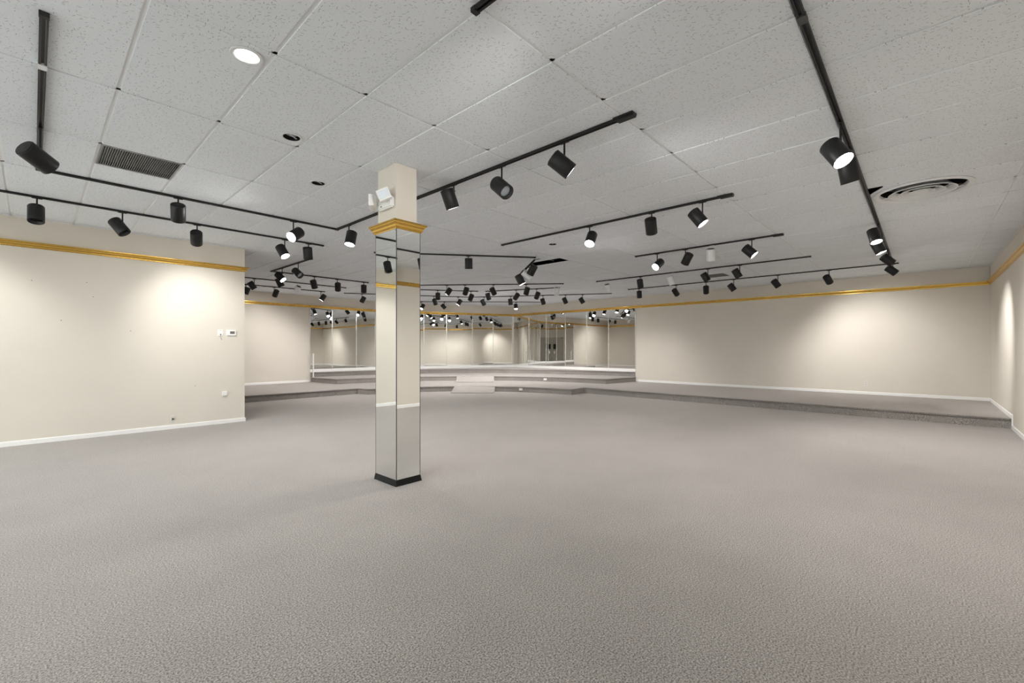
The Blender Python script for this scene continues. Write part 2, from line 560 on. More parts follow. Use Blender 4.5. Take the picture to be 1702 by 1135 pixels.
# ------------------------------------------------------------------ suspended ceiling
U0, V0, TX, TY = 0.4087, 2.9466, 0.6096, 1.2192
GAP = 0.013
ceil_root = box('ceiling', (XF - WT, XB + WT, YR - WT, YB + WT, ZT, ZT + 0.1), M['dark'])
struct(ceil_root, 'white suspended ceiling of fissured tiles in a metal grid')

def diag_y(x):     # wall line between BEND and CORN
    if x <= BEND[0]: return YB
    return BEND[1] + (CORN[1] - BEND[1]) * (x - BEND[0]) / (CORN[0] - BEND[0])
def diag_x(y):
    if y <= CORN[1]: return XB
    return BEND[0] + (CORN[0] - BEND[0]) * (y - BEND[1]) / (CORN[1] - BEND[1])

CUTS = []          # (kind, data, bbox)
def cut_circle(x, y, r, n=28):
    CUTS.append(('c', (x, y, r), [(x + r * math.cos(2 * math.pi * i / n), y + r * math.sin(2 * math.pi * i / n)) for i in range(n)]))
def cut_poly(pts):
    CUTS.append(('p', None, pts))
def in_poly(x, y, pts):
    c = False
    n = len(pts)
    for i in range(n):
        (x0, y0), (x1, y1) = pts[i], pts[i - 1]
        if (y0 > y) != (y1 > y) and x < (x1 - x0) * (y - y0) / (y1 - y0) + x0:
            c = not c
    return c
DOWN = [(0.904, 3.09, True), (1.518, 4.00, False), (2.14, 4.90, False), (6.19, 4.77, None)]
for x, y, s in DOWN:
    cut_circle(x, y, 0.072)
DIFF = (6.97, 0.02, 0.44)
cut_circle(DIFF[0], DIFF[1], DIFF[2] - 0.035, 40)
COLB = (2.425, 2.665, 3.80, 4.135)
cut_poly([(COLB[0] - .004, COLB[2] - .004), (COLB[1] + .004, COLB[2] - .004), (COLB[1] + .004, COLB[3] + .004), (COLB[0] - .004, COLB[3] + .004)])
HOLE = [(7.25, 5.41), (7.60, 5.41), (7.60, 6.33), (7.25, 6.16)]
cut_poly(HOLE)
cut_poly([(6.51, 0.50), (6.51, 0.34), (6.55, 0.34), (6.82, 0.50)])
SKIP = []           # lay-in units that replace (part of) a tile
GRILLE = (U0, U0 + TX, V0 + 2 * TY, V0 + 2 * TY + 0.6096)
VENT = (U0 + 18 * TX, U0 + 19 * TX, V0 + TY - 0.6096, V0 + TY)
for g in (GRILLE, VENT):
    cut_poly([(g[0], g[2]), (g[1], g[2]), (g[1], g[3]), (g[0], g[3])])
cut_poly([(XF - 1, YL), (XP, YL), (XP, YB + 1), (XF - 1, YB + 1)])
cut_poly([BEND, CORN, (XB + 1, CORN[1]), (XB + 1, YB + 1), (BEND[0], YB + 1)])

TZ0, TZ1 = CEIL, CEIL + 0.0075
tile_cache = {}
def tile_mesh(x0, x1, y0, y1):
    """mesh centred on the tile; plain box when nothing cuts it"""
    hit = []
    for c in CUTS:
        xs = [p[0] for p in c[2]]; ys = [p[1] for p in c[2]]
        if max(xs) > x0 and min(xs) < x1 and max(ys) > y0 and min(ys) < y1:
            hit.append(c[2])
    cx, cy = (x0 + x1) / 2, (y0 + y1) / 2
    if not hit:
        key = (round(x1 - x0, 3), round(y1 - y0, 3))
        if key not in tile_cache:
            v, f = box_vf(-key[0] / 2, key[0] / 2, -key[1] / 2, key[1] / 2, 0, TZ1 - TZ0)
            tile_cache[key] = mesh('ceiling_tile', v, f, M['tile'])
        return tile_cache[key]
    verts = [Vector(p) for p in ((x0, y0), (x1, y0), (x1, y1), (x0, y1))]
    edges = [(0, 1), (1, 2), (2, 3), (3, 0)]
    for pts in hit:
        b = len(verts)
        verts += [Vector(p) for p in pts]
        edges += [(b + i, b + (i + 1) % len(pts)) for i in range(len(pts))]
    vo, eo, fo, _, _, _ = delaunay_2d_cdt(verts, edges, [], 0, 1e-5)
    keep = []
    for f in fo:
        mx = sum(vo[i].x for i in f) / 3; my = sum(vo[i].y for i in f) / 3
        if not (x0 < mx < x1 and y0 < my < y1): continue
        if any(in_poly(mx, my, pts) for pts in hit): continue
        keep.append(f)
    if not keep:
        return None
    bm = bmesh.new()
    used = sorted({i for f in keep for i in f})
    lo = {i: bm.verts.new((vo[i].x - cx, vo[i].y - cy, 0)) for i in used}
    for f in keep:
        bm.faces.new([lo[i] for i in f])
    ext = bmesh.ops.extrude_face_region(bm, geom=bm.faces[:])
    bmesh.ops.translate(bm, verts=[e for e in ext['geom'] if isinstance(e, bmesh.types.BMVert)], vec=(0, 0, TZ1 - TZ0))
    return bm_mesh('ceiling_tile', bm, M['tile'])

def project(x, y, z):
    r = x * math.sin(YAW) - y * math.cos(YAW); d = x * math.cos(YAW) + y * math.sin(YAW)
    return d, 851 + F_PX * r / max(d, 0.05), 578.3 - F_PX * (z - EYE) / max(d, 0.05)
tiles = []
for i in range(-7, 24):
    for j in range(-4, 11):
        x0 = max(U0 + i * TX + GAP, XF + 0.004); x1 = min(U0 + (i + 1) * TX - GAP, XB - 0.004)
        y0 = max(V0 + j * TY + GAP, YR + 0.004); y1 = min(V0 + (j + 1) * TY - GAP, YB - 0.004)
        if x1 - x0 < 0.03 or y1 - y0 < 0.03: continue
        if x1 <= XP and y0 >= YL: continue
        q = [project(x, y, CEIL) for x, y in ((x0, y0), (x1, y0), (x1, y1), (x0, y1), ((x0 + x1) / 2, (y0 + y1) / 2))]
        vis = [p for p in q if p[0] > 0.3 and -20 < p[1] < 1722 and p[2] > -20]
        size = 0
        if vis:
            size = (x1 - x0) * (y1 - y0) / (q[4][0] if q[4][0] > 0.5 else 0.5) ** 3
        tiles.append((size, x0, x1, y0, y1))
tiles.sort(key=lambda t: -t[0])
rest = bmesh.new(); nsing = 0
for s, x0, x1, y0, y1 in tiles:
    me = tile_mesh(x0, x1, y0, y1)
    if me is None: continue
    c = ((x0 + x1) / 2, (y0 + y1) / 2, TZ0)
    if nsing < 298 and s > 0:
        tilt = (rng.uniform(-1, 1) * 0.0012, rng.uniform(-1, 1) * 0.0008, 0)
        link('ceiling_tile', me, ceil_root, c, tilt); nsing += 1
    else:
        tmp = bmesh.new(); tmp.from_mesh(me)
        bmesh.ops.translate(tmp, verts=tmp.verts, vec=c)
        m2 = bpy.data.meshes.new('t'); tmp.to_mesh(m2); tmp.free(); rest.from_mesh(m2); bpy.data.meshes.remove(m2)
if len(rest.verts):
    o = link('more_ceiling_tiles', bm_mesh('more_ceiling_tiles', rest, M['tile']), ceil_root); o['kind'] = 'stuff'
else:
    rest.free()
FZ0, FZ1 = CEIL + 0.008, CEIL + 0.011
def tee(x0, x1, y0, y1):
    if x1 - x0 > 0.01 and y1 - y0 > 0.01:
        box('grid_tee', (x0, x1, y0, y1, FZ0, FZ1), M['tee'], ceil_root)
for i in range(-6, 24):
    x = U0 + i * TX
    if not XF < x < XB: continue
    ye = YL if x < XP else diag_y(x) - 0.01
    if i == 11 or i == 12:       # broken bay: the tee is gone across the opening
        pass
    tee(x - 0.015, x + 0.015, YR + 0.004, ye - 0.004)
for j in range(-3, 11):
    y = V0 + j * TY
    if not YR < y < YB: continue
    tee(XF + 0.004 if y < YL else XP + 0.004, diag_x(y) - 0.01, y - 0.015, y + 0.015)
# half-bay tees for the lay-in units
tee(GRILLE[0], GRILLE[1], GRILLE[3] - 0.012, GRILLE[3] + 0.012)
tee(VENT[0], VENT[1], VENT[2] - 0.012, VENT[2] + 0.012)
# a bent hanger bar inside the open hole
rod('hanger_bar', (7.2, 5.95, CEIL + 0.10), (7.65, 5.86, CEIL + 0.06), 0.008, M['grille'], ceil_root, (0, 0, 0))

# ------------------------------------------------------------------ ceiling fixtures
for k, (x, y, on) in enumerate(DOWN):
    lab = {True: 'lit round recessed downlight near the top left of the ceiling', False: None, None: 'faint unlit recessed downlight ring under the middle right tracks'}[on]
    if on is False:
        lab = 'unlit recessed downlight, nearer one of two left of the column' if k == 1 else 'unlit recessed downlight, farther one of two left of the column'
    r = thing('recessed_downlight', (x, y, CEIL), lab, 'ceiling light', 'recessed downlights')
    link('trim_ring', lathe('trim_ring', [(0.070, 0.0), (0.092, -0.001), (0.094, -0.004), (0.088, -0.008), (0.072, -0.007), (0.066, 0.0)], M['whitemetal'], 36, True, False, False), r)
    link('can', lathe('can', [(0.066, -0.004), (0.066, 0.12), (0.02, 0.122)], M['whitemetal'] if on else M['dark'], 32, True, False, True), r)
    if on:
        link('lens', lathe('lens', [(0.064, 0.006), (0.05, -0.002), (0.02, -0.005), (0.001, -0.006)], M['downon'], 32, True, False, True), r)
        ld = bpy.data.lights.new('downlight', 'SPOT'); ld.energy = SPOT_W * 0.8; ld.color = LAMP_COL
        ld.spot_size = math.radians(140); ld.spot_blend = 0.8; ld.shadow_soft_size = 0.06
        lo_ = bpy.data.objects.new('downlight_beam', ld); col.objects.link(lo_); lo_.parent = r; lo_.location = (0, 0, -0.02)
    else:
        link('lamp', lathe('lamp', [(0.018, 0.10), (0.022, 0.06), (0.042, 0.035), (0.044, 0.022), (0.001, 0.016)], M['lampoff'], 24, True, False, True), r)
        bm = bmesh.new(); add_box(bm, -0.066, 0.066, -0.006, 0.006, 0.012, 0.018)
        link('cross_bar', bm_mesh('cross_bar', bm, M['whitemetal']), r, (0, 0, 0), (0, 0, 0.6))

# return air grille, louvred
r = thing('return_grille', ((GRILLE[0] + GRILLE[1]) / 2, (GRILLE[2] + GRILLE[3]) / 2, CEIL), 'square grey louvred air return grille set in the left ceiling', 'vent')
hx = (GRILLE[1] - GRILLE[0]) / 2 - 0.008; hy = (GRILLE[3] - GRILLE[2]) / 2 - 0.012
bm = bmesh.new()
for b in ((-hx, hx, -hy, -hy + 0.014), (-hx, hx, hy - 0.014, hy), (-hx, -hx + 0.014, -hy + 0.014, hy - 0.014), (hx - 0.014, hx, -hy + 0.014, hy - 0.014)):
    add_box(bm, *b, 0.0, 0.007)
link('frame', bm_mesh('frame', bm, M['grille']), r)
v, f = box_vf(-0.0014, 0.0014, -hy + 0.014, hy - 0.014, -0.0085, 0.0085)
slat_me = mesh('slat', v, f, M['grille'])
ns = 34
for i in range(ns):
    link('slat', slat_me, r, (-hx + 0.024 + (2 * hx - 0.048) * i / (ns - 1), 0, 0.009), (0, 0.75, 0))
v, f = box_vf(-hx + 0.014, hx - 0.014, -hy + 0.014, hy - 0.014, 0.045, 0.05)
link('back_plate', mesh('back_plate', v, f, M['greymetal']), r)

# small supply vent far right
r = thing('supply_vent', ((VENT[0] + VENT[1]) / 2, (VENT[2] + VENT[3]) / 2, CEIL), 'flat square grey supply vent in the far right ceiling', 'vent')
h = 0.292
bm = bmesh.new()
for b in ((-h, h, -h, -h + 0.02), (-h, h, h - 0.02, h), (-h, -h + 0.02, -h + 0.02, h - 0.02), (h - 0.02, h, -h + 0.02, h - 0.02)):
    add_box(bm, *b, 0.0, 0.007)
link('frame', bm_mesh('frame', bm, M['whitemetal']), r)
v, f = box_vf(-0.0012, 0.0012, -h + 0.02, h - 0.02, -0.008, 0.008)
sm = mesh('slat', v, f, M['grille'])
for i in range(18):
    link('slat', sm, r, (-h + 0.035 + (2 * h - 0.07) * i / 17, 0, 0.009), (0, 0.45, 0))
v, f = box_vf(-h + 0.02, h - 0.02, -h + 0.02, h - 0.02, 0.045, 0.05)
link('back_plate', mesh('back_plate', v, f, M['greymetal']), r)

# round diffuser: nested cones
r = thing('round_diffuser', (DIFF[0], DIFF[1], CEIL), 'large round white air diffuser beside the right hand track', 'vent')
R_ = DIFF[2]
link('outer_ring', lathe('outer_ring', [(R_ - 0.045, 0.02), (R_ - 0.02, -0.004), (R_, -0.003), (R_ + 0.002, -0.008), (R_ - 0.03, -0.022), (R_ - 0.06, 0.0), (R_ - 0.07, 0.03)], M['whitemetal'], 64, True, False, False), r)
for k, (ra, rb, za, zb) in enumerate(((0.30, 0.235, -0.026, 0.035), (0.205, 0.145, -0.026, 0.03), (0.115, 0.07, -0.024, 0.01))):
    link('cone_ring', lathe('cone_ring', [(rb, zb), (ra - 0.01, za + 0.008), (ra, za + 0.004), (ra, za), (ra - 0.014, za), (rb - 0.004, zb)], M['whitemetal'], 56, True, False, False), r)
link('centre_disc', lathe('centre_disc', [(0.001, -0.016), (0.06, -0.022), (0.066, -0.016), (0.05, 0.0)], M['whitemetal'], 40, True, True, False), r)
link('throat', lathe('throat', [(R_ - 0.07, 0.03), (R_ - 0.07, 0.14), (0.01, 0.142)], M['dark'], 48, True, False, True), r)
for a in (0.4, 1.97, 3.54, 5.11):
    c_, s_ = math.cos(a), math.sin(a)
    rod('spoke', (DIFF[0] + 0.06 * c_, DIFF[1] + 0.06 * s_, CEIL + 0.01), (DIFF[0] + 0.37 * c_, DIFF[1] + 0.37 * s_, CEIL + 0.03), 0.004, M['grille'], r, (DIFF[0], DIFF[1], CEIL))

# ------------------------------------------------------------------ mirrored column
xa, xb, ya, yb = 2.405, 2.685, 3.765, 4.150
xc, yc = (xa + xb) / 2, (ya + yb) / 2
colm = thing('column', (xc, yc, 0), 'square column clad in mirror glass with gold collar and black base', 'column')
def cbox(name, b, mat, bevel=0.0, parent=None):
    o = box(name, (b[0] - xc, b[1] - xc, b[2] - yc, b[3] - yc, b[4], b[5]), mat, parent or colm, bevel)
    return o
cbox('core', (COLB[0], COLB[1], COLB[2], COLB[3], 0.0, CEIL + 0.3), M['wall'])
zc0 = 2.515
t = 0.006
for b in ((xa, xa + t, ya + 0.004, yb - 0.004), (xb - t, xb, ya + 0.004, yb - 0.004), (xa + 0.004, xb - 0.004, ya, ya + t), (xa + 0.004, xb - 0.004, yb - t, yb)):
    cbox('mirror_pane', (*b, 0.062, zc0 + 0.02), M['mirror'])
for x in (xa + 0.003, xb - 0.003):
    for y in (ya + 0.003, yb - 0.003):
        cbox('edge_bead', (x - 0.0035, x + 0.0035, y - 0.0035, y + 0.0035, 0.062, zc0 + 0.01), M['greymetal'])
loop = [(COLB[0] - xc - 0.02, COLB[2] - yc - 0.035), (COLB[0] - xc - 0.02, COLB[3] - yc + 0.02), (COLB[1] - xc + 0.02, COLB[3] - yc + 0.02), (COLB[1] - xc + 0.02, COLB[2] - yc - 0.035)]
prof = [(-(o * 0.78), z * 1.0 + zc0) for o, z in CROWN]
for v, f in sweep_right(loop, prof, True):
    vf_obj('crown_molding', v, f, M['gold'], colm)
ce = box('collar_top', (COLB[0] - xc - 0.02, COLB[1] - xc + 0.02, COLB[2] - yc - 0.034, COLB[3] - yc + 0.02, zc0 + 0.06, zc0 + 0.078), M['gold'], colm)
bl = [(xa - xc, ya - yc), (xa - xc, yb - yc), (xb - xc, yb - yc), (xb - xc, ya - yc)]
for v, f in sweep_right(bl, [(0.0, 0.0), (-0.012, 0.0), (-0.010, 0.008), (-0.003, 0.052), (-0.001, 0.060), (0.004, 0.061)], True):
    vf_obj('base_molding', v, f, M['rubber'], colm)

# emergency light on the column's left face
ex, ey, ez = COLB[0], 3.93, 2.79
em = thing('emergency_light', (ex, ey, ez), 'white twin head emergency light on the column above the gold collar', 'emergency light')
bm = bmesh.new(); add_box(bm, -0.045, -0.002, -0.11, 0.14, -0.055, 0.055)
bmesh.ops.bevel(bm, geom=bm.edges[:], offset=0.012, segments=2, affect='EDGES')
link('body', bm_mesh('body', bm, M['plastic']), em)
lamp_head = lathe('lamp_head', [(0.018, -0.045), (0.040, -0.038), (0.058, -0.01), (0.062, 0.012), (0.060, 0.020), (0.055, 0.022), (0.001, 0.016)], M['plastic'], 4, False)
lamp_lens = lathe('lamp_lens', [(0.050, 0.0175), (0.046, 0.024), (0.001, 0.026)], M['lens'], 4, False)
for (px, py, pz, ax) in ((-0.085, -0.055, 0.055, (-0.72, -0.62, 0.22)), (-0.09, 0.17, 0.03, (-0.75, 0.55, -0.05))):
    rot = Vector((0, 0, 1)).rotation_difference(Vector(ax)).to_matrix() @ Matrix.Rotation(0.35, 3, 'Z')
    hd = link('lamp_head', lamp_head, em, (px, py, pz), rot, (1.45, 1.45, 1.2))
    link('lamp_lens', lamp_lens, hd)
    rod('swivel', (ex - 0.03, ey + py * 0.8, ez + 0.02), (ex + px, ey + py, ez + pz), 0.011, M['plastic'], em, (ex, ey, ez))
bm = bmesh.new(); add_box(bm, -0.048, -0.044, 0.06, 0.075, -0.03, -0.02)
link('test_button', bm_mesh('test_button', bm, M['blackin']), em)

# ------------------------------------------------------------------ wall devices
def plate(name, pos, normal, w, h, label, cat, mat, extras=()):
    """small plate on a wall, local x right, z up, y out of the wall"""
    n = Vector(normal)
    xr = Vector((n.y, -n.x, 0))
    base = Matrix(((xr.x, n.x, 0), (xr.y, n.y, 0), (0, 0, 1)))
    r = thing(name, pos, label, cat)
    r.rotation_mode = 'QUATERNION'; r.rotation_quaternion = base.to_quaternion()
    box('plate', (-w / 2, w / 2, 0.0015, 0.008, -h / 2, h / 2), mat, r, 0.002)
    for nm, b, m in extras:
        box(nm, b, m, r, 0.0)
    return r
def receptacle():
    e = []
    for z in (0.022, -0.022):
        e.append(('socket', (-0.017, 0.017, 0.0075, 0.0105, z - 0.014, z + 0.014), M['ivory']))
        e.append(('slot', (-0.009, -0.005, 0.0105, 0.0112, z - 0.006, z + 0.006), M['blackin']))
        e.append(('slot', (0.005, 0.009, 0.0105, 0.0112, z - 0.005, z + 0.005), M['blackin']))
    return e
NL = (0, -1, 0); NB = (-1, 0, 0)
o = plate('wall_outlet', (1.578, YL, 0.165), NL, 0.075, 0.115, 'ivory power outlet low on the left partition wall with a dark plug', 'outlet', M['ivory'], receptacle())
box('plug', (-0.022, 0.002, 0.0112, 0.040, -0.010, 0.014), M['blackin'], o, 0.003)
plate('wall_outlet', (XB, 1.09, 0.447), NB, 0.075, 0.115, 'ivory power outlet low on the right back wall', 'outlet', M['ivory'], receptacle())
plate('wall_outlet', (XB, 5.42, 0.447), NB, 0.075, 0.115, 'faint ivory power outlet on the back wall nearer the mirrors', 'outlet', M['wall'], receptacle())
plate('riser_outlet', (CX + 4.56 * math.cos(math.atan2(9.05 - CY, 10.18 - CX)) - 0.012, CY + 4.56 * math.sin(math.atan2(9.05 - CY, 10.18 - CX)) - 0.006, 0.085), (-0.92, -0.39, 0), 0.115, 0.070, 'grey outlet plate on the lowest tier riser right of the ramp', 'outlet', M['ivory'], [('socket', (-0.035, -0.008, 0.008, 0.011, -0.016, 0.016), M['plastic']), ('socket', (0.008, 0.035, 0.008, 0.011, -0.016, 0.016), M['plastic'])])
a_ = math.atan2(9.75 - CY, 12.2 - CX)
plate('riser_outlet', (CX + 6.80 * math.cos(a_) - 0.016, CY + 6.80 * math.sin(a_) - 0.007, 0.25), (-math.cos(a_), -math.sin(a_), 0), 0.115, 0.070, 'white outlet plate on the middle tier riser', 'outlet', M['plastic'], [('socket', (-0.035, -0.008, 0.008, 0.011, -0.016, 0.016), M['ivory']), ('socket', (0.008, 0.035, 0.008, 0.011, -0.016, 0.016), M['ivory'])])
r = plate('thermostat', (2.445, YL, 1.625), NL, 0.155, 0.105, 'white thermostat with small grey screen near the partition end', 'thermostat', M['plastic'], [('housing', (-0.072, 0.072, 0.008, 0.028, -0.047, 0.047), M['plastic']), ('screen', (-0.045, 0.028, 0.028, 0.030, -0.022, 0.026), M['screen'])])
r = plate('control_plate', (2.272, YL, 1.62), NL, 0.085, 0.12, 'bare white control plate with a loose wire left of the thermostat', 'wall plate', M['plastic'], [('knob', (-0.010, 0.006, 0.008, 0.022, -0.042, -0.022), M['greymetal']), ('top_bracket', (-0.030, 0.030, 0.008, 0.011, 0.040, 0.052), M['ivory'])])
bm = bmesh.new(); tube_path(bm, [(0.0, 0.006, -0.058), (-0.006, 0.012, -0.08), (-0.014, 0.010, -0.105), (-0.020, 0.006, -0.125)], 0.004, 6)
link('wire', bm_mesh('wire', bm, M['greymetal']), r)
plate('sensor_box', (2.337, YL, 0.535), NL, 0.075, 0.08, 'small white square box low on the partition near its end', 'wall box', M['plastic'], [('cover', (-0.032, 0.032, 0.008, 0.034, -0.035, 0.035), M['plastic'])])
# small nail holes and scuffs on the partition
for k, (x, z, w) in enumerate(((-0.01, 2.30, 'high on the partition at its left end'), (0.55, 2.33, 'just under the gold molding, left half of the partition'), (0.62, 2.12, 'below another nail, upper left part of the partition'),
                           (0.28, 1.75, 'at eye height, left part of the partition'), (1.9, 0.70, 'low on the partition near the small white box'), (1.05, 1.62, 'at eye height, middle of the partition'))):
    o = link('nail', lathe('nail', [(0.004, 0), (0.006, 0.004), (0.003, 0.007)], M['greymetal'], 10), None, (x, YL - 0.0005, z), (math.pi / 2, 0, 0))
    tag(o, 'tiny nail ' + w, 'nail', 'nails left in the partition')

# ------------------------------------------------------------------ lighting tracks
ZTR = CEIL - 0.001
def rail_mesh(name, L_):
    w, h, sw, sd = 0.019, 0.022, 0.007, 0.014
    pr_ = [(-w, 0), (-w, -h), (-sw - 0.004, -h), (-sw, -h + 0.003), (-sw, -h + sd), (sw, -h + sd), (sw, -h + 0.003), (sw + 0.004, -h), (w, -h), (w, 0)]
    v = [(0, y, z) for y, z in pr_] + [(L_, y, z) for y, z in pr_]
    k = len(pr_)
    f = [(a, (a + 1) % k, k + (a + 1) % k, k + a) for a in range(k)]
    bm = bmesh.new(); vs_ = [bm.verts.new(p) for p in v]
    for q in f: bm.faces.new([vs_[i] for i in q])
    bm.faces.new(list(reversed(vs_[:k]))); bm.faces.new(vs_[k:])
    return bm_mesh(name, bm, M['black'])
v, f = box_vf(-0.016, 0.016, -0.021, 0.021, -0.026, 0.0)
CAP = mesh('end_cap', v, f, M['black'])
def track(pts, label, caps=(True, True), feed=None, plates=(), z=ZTR):
    root = thing('lighting_track', (pts[0][0], pts[0][1], z), label, 'track', 'black ceiling light tracks')
    o3 = Vector((pts[0][0], pts[0][1], z))
    for i, (a, b) in enumerate(zip(pts, pts[1:])):
        a, b = Vector(a), Vector(b)
        ang = math.atan2(b.y - a.y, b.x - a.x)
        link('rail', rail_mesh('rail', (b - a).length), root, (a.x - o3.x, a.y - o3.y, 0), (0, 0, ang))
    for on, a, b in ((caps[0], pts[0], pts[1]), (caps[1], pts[-1], pts[-2])):
        if on:
            link('end_cap', CAP, root, (a[0] - o3.x, a[1] - o3.y, 0), (0, 0, math.atan2(b[1] - a[1], b[0] - a[0])))
    for a in pts[1:-1]:
        bm = bmesh.new(); add_box(bm, -0.024, 0.024, -0.024, 0.024, -0.025, 0.0)
        link('corner_joint', bm_mesh('corner_joint', bm, M['black']), root, (a[0] - o3.x, a[1] - o3.y, 0))
    if feed:
        x, y, ang = feed
        bm = bmesh.new(); add_box(bm, -0.085, 0.085, -0.036, 0.036, -0.014, 0.0); add_box(bm, -0.06, 0.085, -0.026, 0.026, -0.032, -0.014)
        link('feed_box', bm_mesh('feed_box', bm, M['black']), root, (x - o3.x, y - o3.y, 0), (0, 0, ang))
    for x, y, ang, m in plates:
        bm = bmesh.new(); add_box(bm, -0.035, 0.035, -0.022, 0.022, -0.026, 0.0)
        link('joint_plate', bm_mesh('joint_plate', bm, m), root, (x - o3.x, y - o3.y, 0), (0, 0, ang))
    return root
H_ = math.pi / 2
track([(0.042, 3.5), (0.042, 6.56), (3.152, 6.56), (3.152, 1.65)], 'long black three sided track running behind the column to the centre ceiling', (True, False), (3.152, 1.72, -H_), [(0.042, 4.138, H_, M['whitemetal'])])
track([(-3.0, 7.785), (3.48, 7.785)], 'straight black track just in front of the left partition wall')
track([(3.83, 9.10), (3.83, 11.28), (6.30, 11.28)], 'black L shaped track beyond the end of the partition')
track([(3.0, 12.75), (6.39, 12.75)], 'second black track from the plain back left wall')
track([(3.0, 14.13), (6.37, 14.13)], 'black track nearest the plain back left wall')
track([(6.98, 14.0), (10.6, 11.86), (13.07, 7.62)], 'black bent track following the middle tier')
track([(4.4, 7.62), (6.82, 5.70)], 'black slanting track just right of the column with a single spotlight')
track([(7.1, 11.25), (10.15, 7.45)], 'long black track over the floor in front of the ramps')
track([(7.6, 11.85), (9.65, 10.45)], 'short black track over the lowest tier, left of the ramps')
track([(9.84, 10.25), (10.73, 8.02)], 'short black track over the lowest tier, right of the ramps')
track([(9.9, 14.78), (13.74, 10.95)], 'rearmost black track right in front of the mirrored corner')
track([(5.6, 5.42), (5.6, 1.66)], 'black track in the centre right ceiling, nearest of four parallel ones', (True, False), (5.6, 1.73, -H_))
track([(8.1, 4.17), (8.1, 1.66)], 'second of four parallel black tracks on the right', (True, False), (8.1, 1.72, -H_))
track([(10.445, 6.53), (10.445, 1.65)], 'third of four parallel black tracks on the right')
track([(12.53, 6.70), (12.53, 0.41)], 'black track nearest the right back wall')
track([(-1.5, 0.49), (12.35, 0.49)], 'very long black track running away along the right side of the ceiling', (True, True), None, [(2.868, 0.49, 0, M['greymetal'])])
track([(1.61, 1.76), (1.61, -0.6)], 'black track end at the top edge above the column')

# ------------------------------------------------------------------ track spotlights
HL, HR = 0.205, 0.075
def head_set(body, tagn):
    shell = lathe('housing_' + tagn, [(HR - 0.012, -HL / 2 - 0.001), (HR - 0.004, -HL / 2), (HR, -HL / 2 + 0.006), (HR, HL / 2 - 0.002), (HR - 0.001, HL / 2), (HR - 0.004, HL / 2), (HR - 0.005, HL / 2 - 0.004), (HR - 0.006, HL / 2 - 0.055), (HR - 0.008, HL / 2 - 0.06)], body, 32, True, True, True)
    return shell
SHELL = {'b': head_set(M['black'], 'black'), 'w': head_set(M['whitemetal'], 'white')}
RIM = lathe('baffle', [(HR - 0.0045, HL / 2 - 0.003), (HR - 0.018, HL / 2 - 0.022), (HR - 0.020, HL / 2 - 0.040)], M['blackin'], 32, True, False, False)
RIM_ON = lathe('reflector_ring', [(HR - 0.0045, HL / 2 - 0.002), (HR - 0.010, HL / 2 - 0.012), (HR - 0.020, HL / 2 - 0.028)], M['whitemetal'], 32, True, False, False)
LENS_OFF = lathe('lamp_off', [(HR - 0.020, HL / 2 - 0.038), (HR - 0.030, HL / 2 - 0.034), (0.02, HL / 2 - 0.031), (0.001, HL / 2 - 0.030)], M['lampoff'], 28, True, False, True)
LENS_DARK = lathe('lamp_dark', [(HR - 0.020, HL / 2 - 0.050), (HR - 0.030, HL / 2 - 0.049), (0.001, HL / 2 - 0.048)], M['blackin'], 28, True, False, True)
LENS_ON = lathe('lamp_on', [(HR - 0.019, HL / 2 - 0.024), (HR - 0.030, HL / 2 - 0.017), (0.02, HL / 2 - 0.012), (0.001, HL / 2 - 0.011)], M['lampon'], 28, True, False, True)
VENT_CAP = lathe('vent_cap', [(HR - 0.016, -HL / 2 - 0.004), (HR - 0.018, -HL / 2 - 0.006), (0.012, -HL / 2 - 0.006)], M['black'], 28, True, False, True)
SCREW = lathe('cap_screw', [(0.006, -HL / 2 - 0.007), (0.005, -HL / 2 - 0.009)], M['greymetal'], 10, False)
bm = bmesh.new(); add_box(bm, -0.045, 0.045, -0.013, 0.013, -0.010, 0.0)
bmesh.ops.bevel(bm, geom=bm.edges[:], offset=0.003, segments=1, affect='EDGES')
ADAPT = {'b': bm_mesh('adapter', bm, M['black'])}
ADAPT['w'] = ADAPT['b'].copy(); ADAPT['w'].materials[0] = M['whitemetal']
KNUCK = {k: lathe('knuckle', [(0.004, -0.016), (0.013, -0.012), (0.016, 0.0), (0.013, 0.012), (0.004, 0.016)], m, 14) for k, m in (('b', M['black']), ('w', M['whitemetal']))}

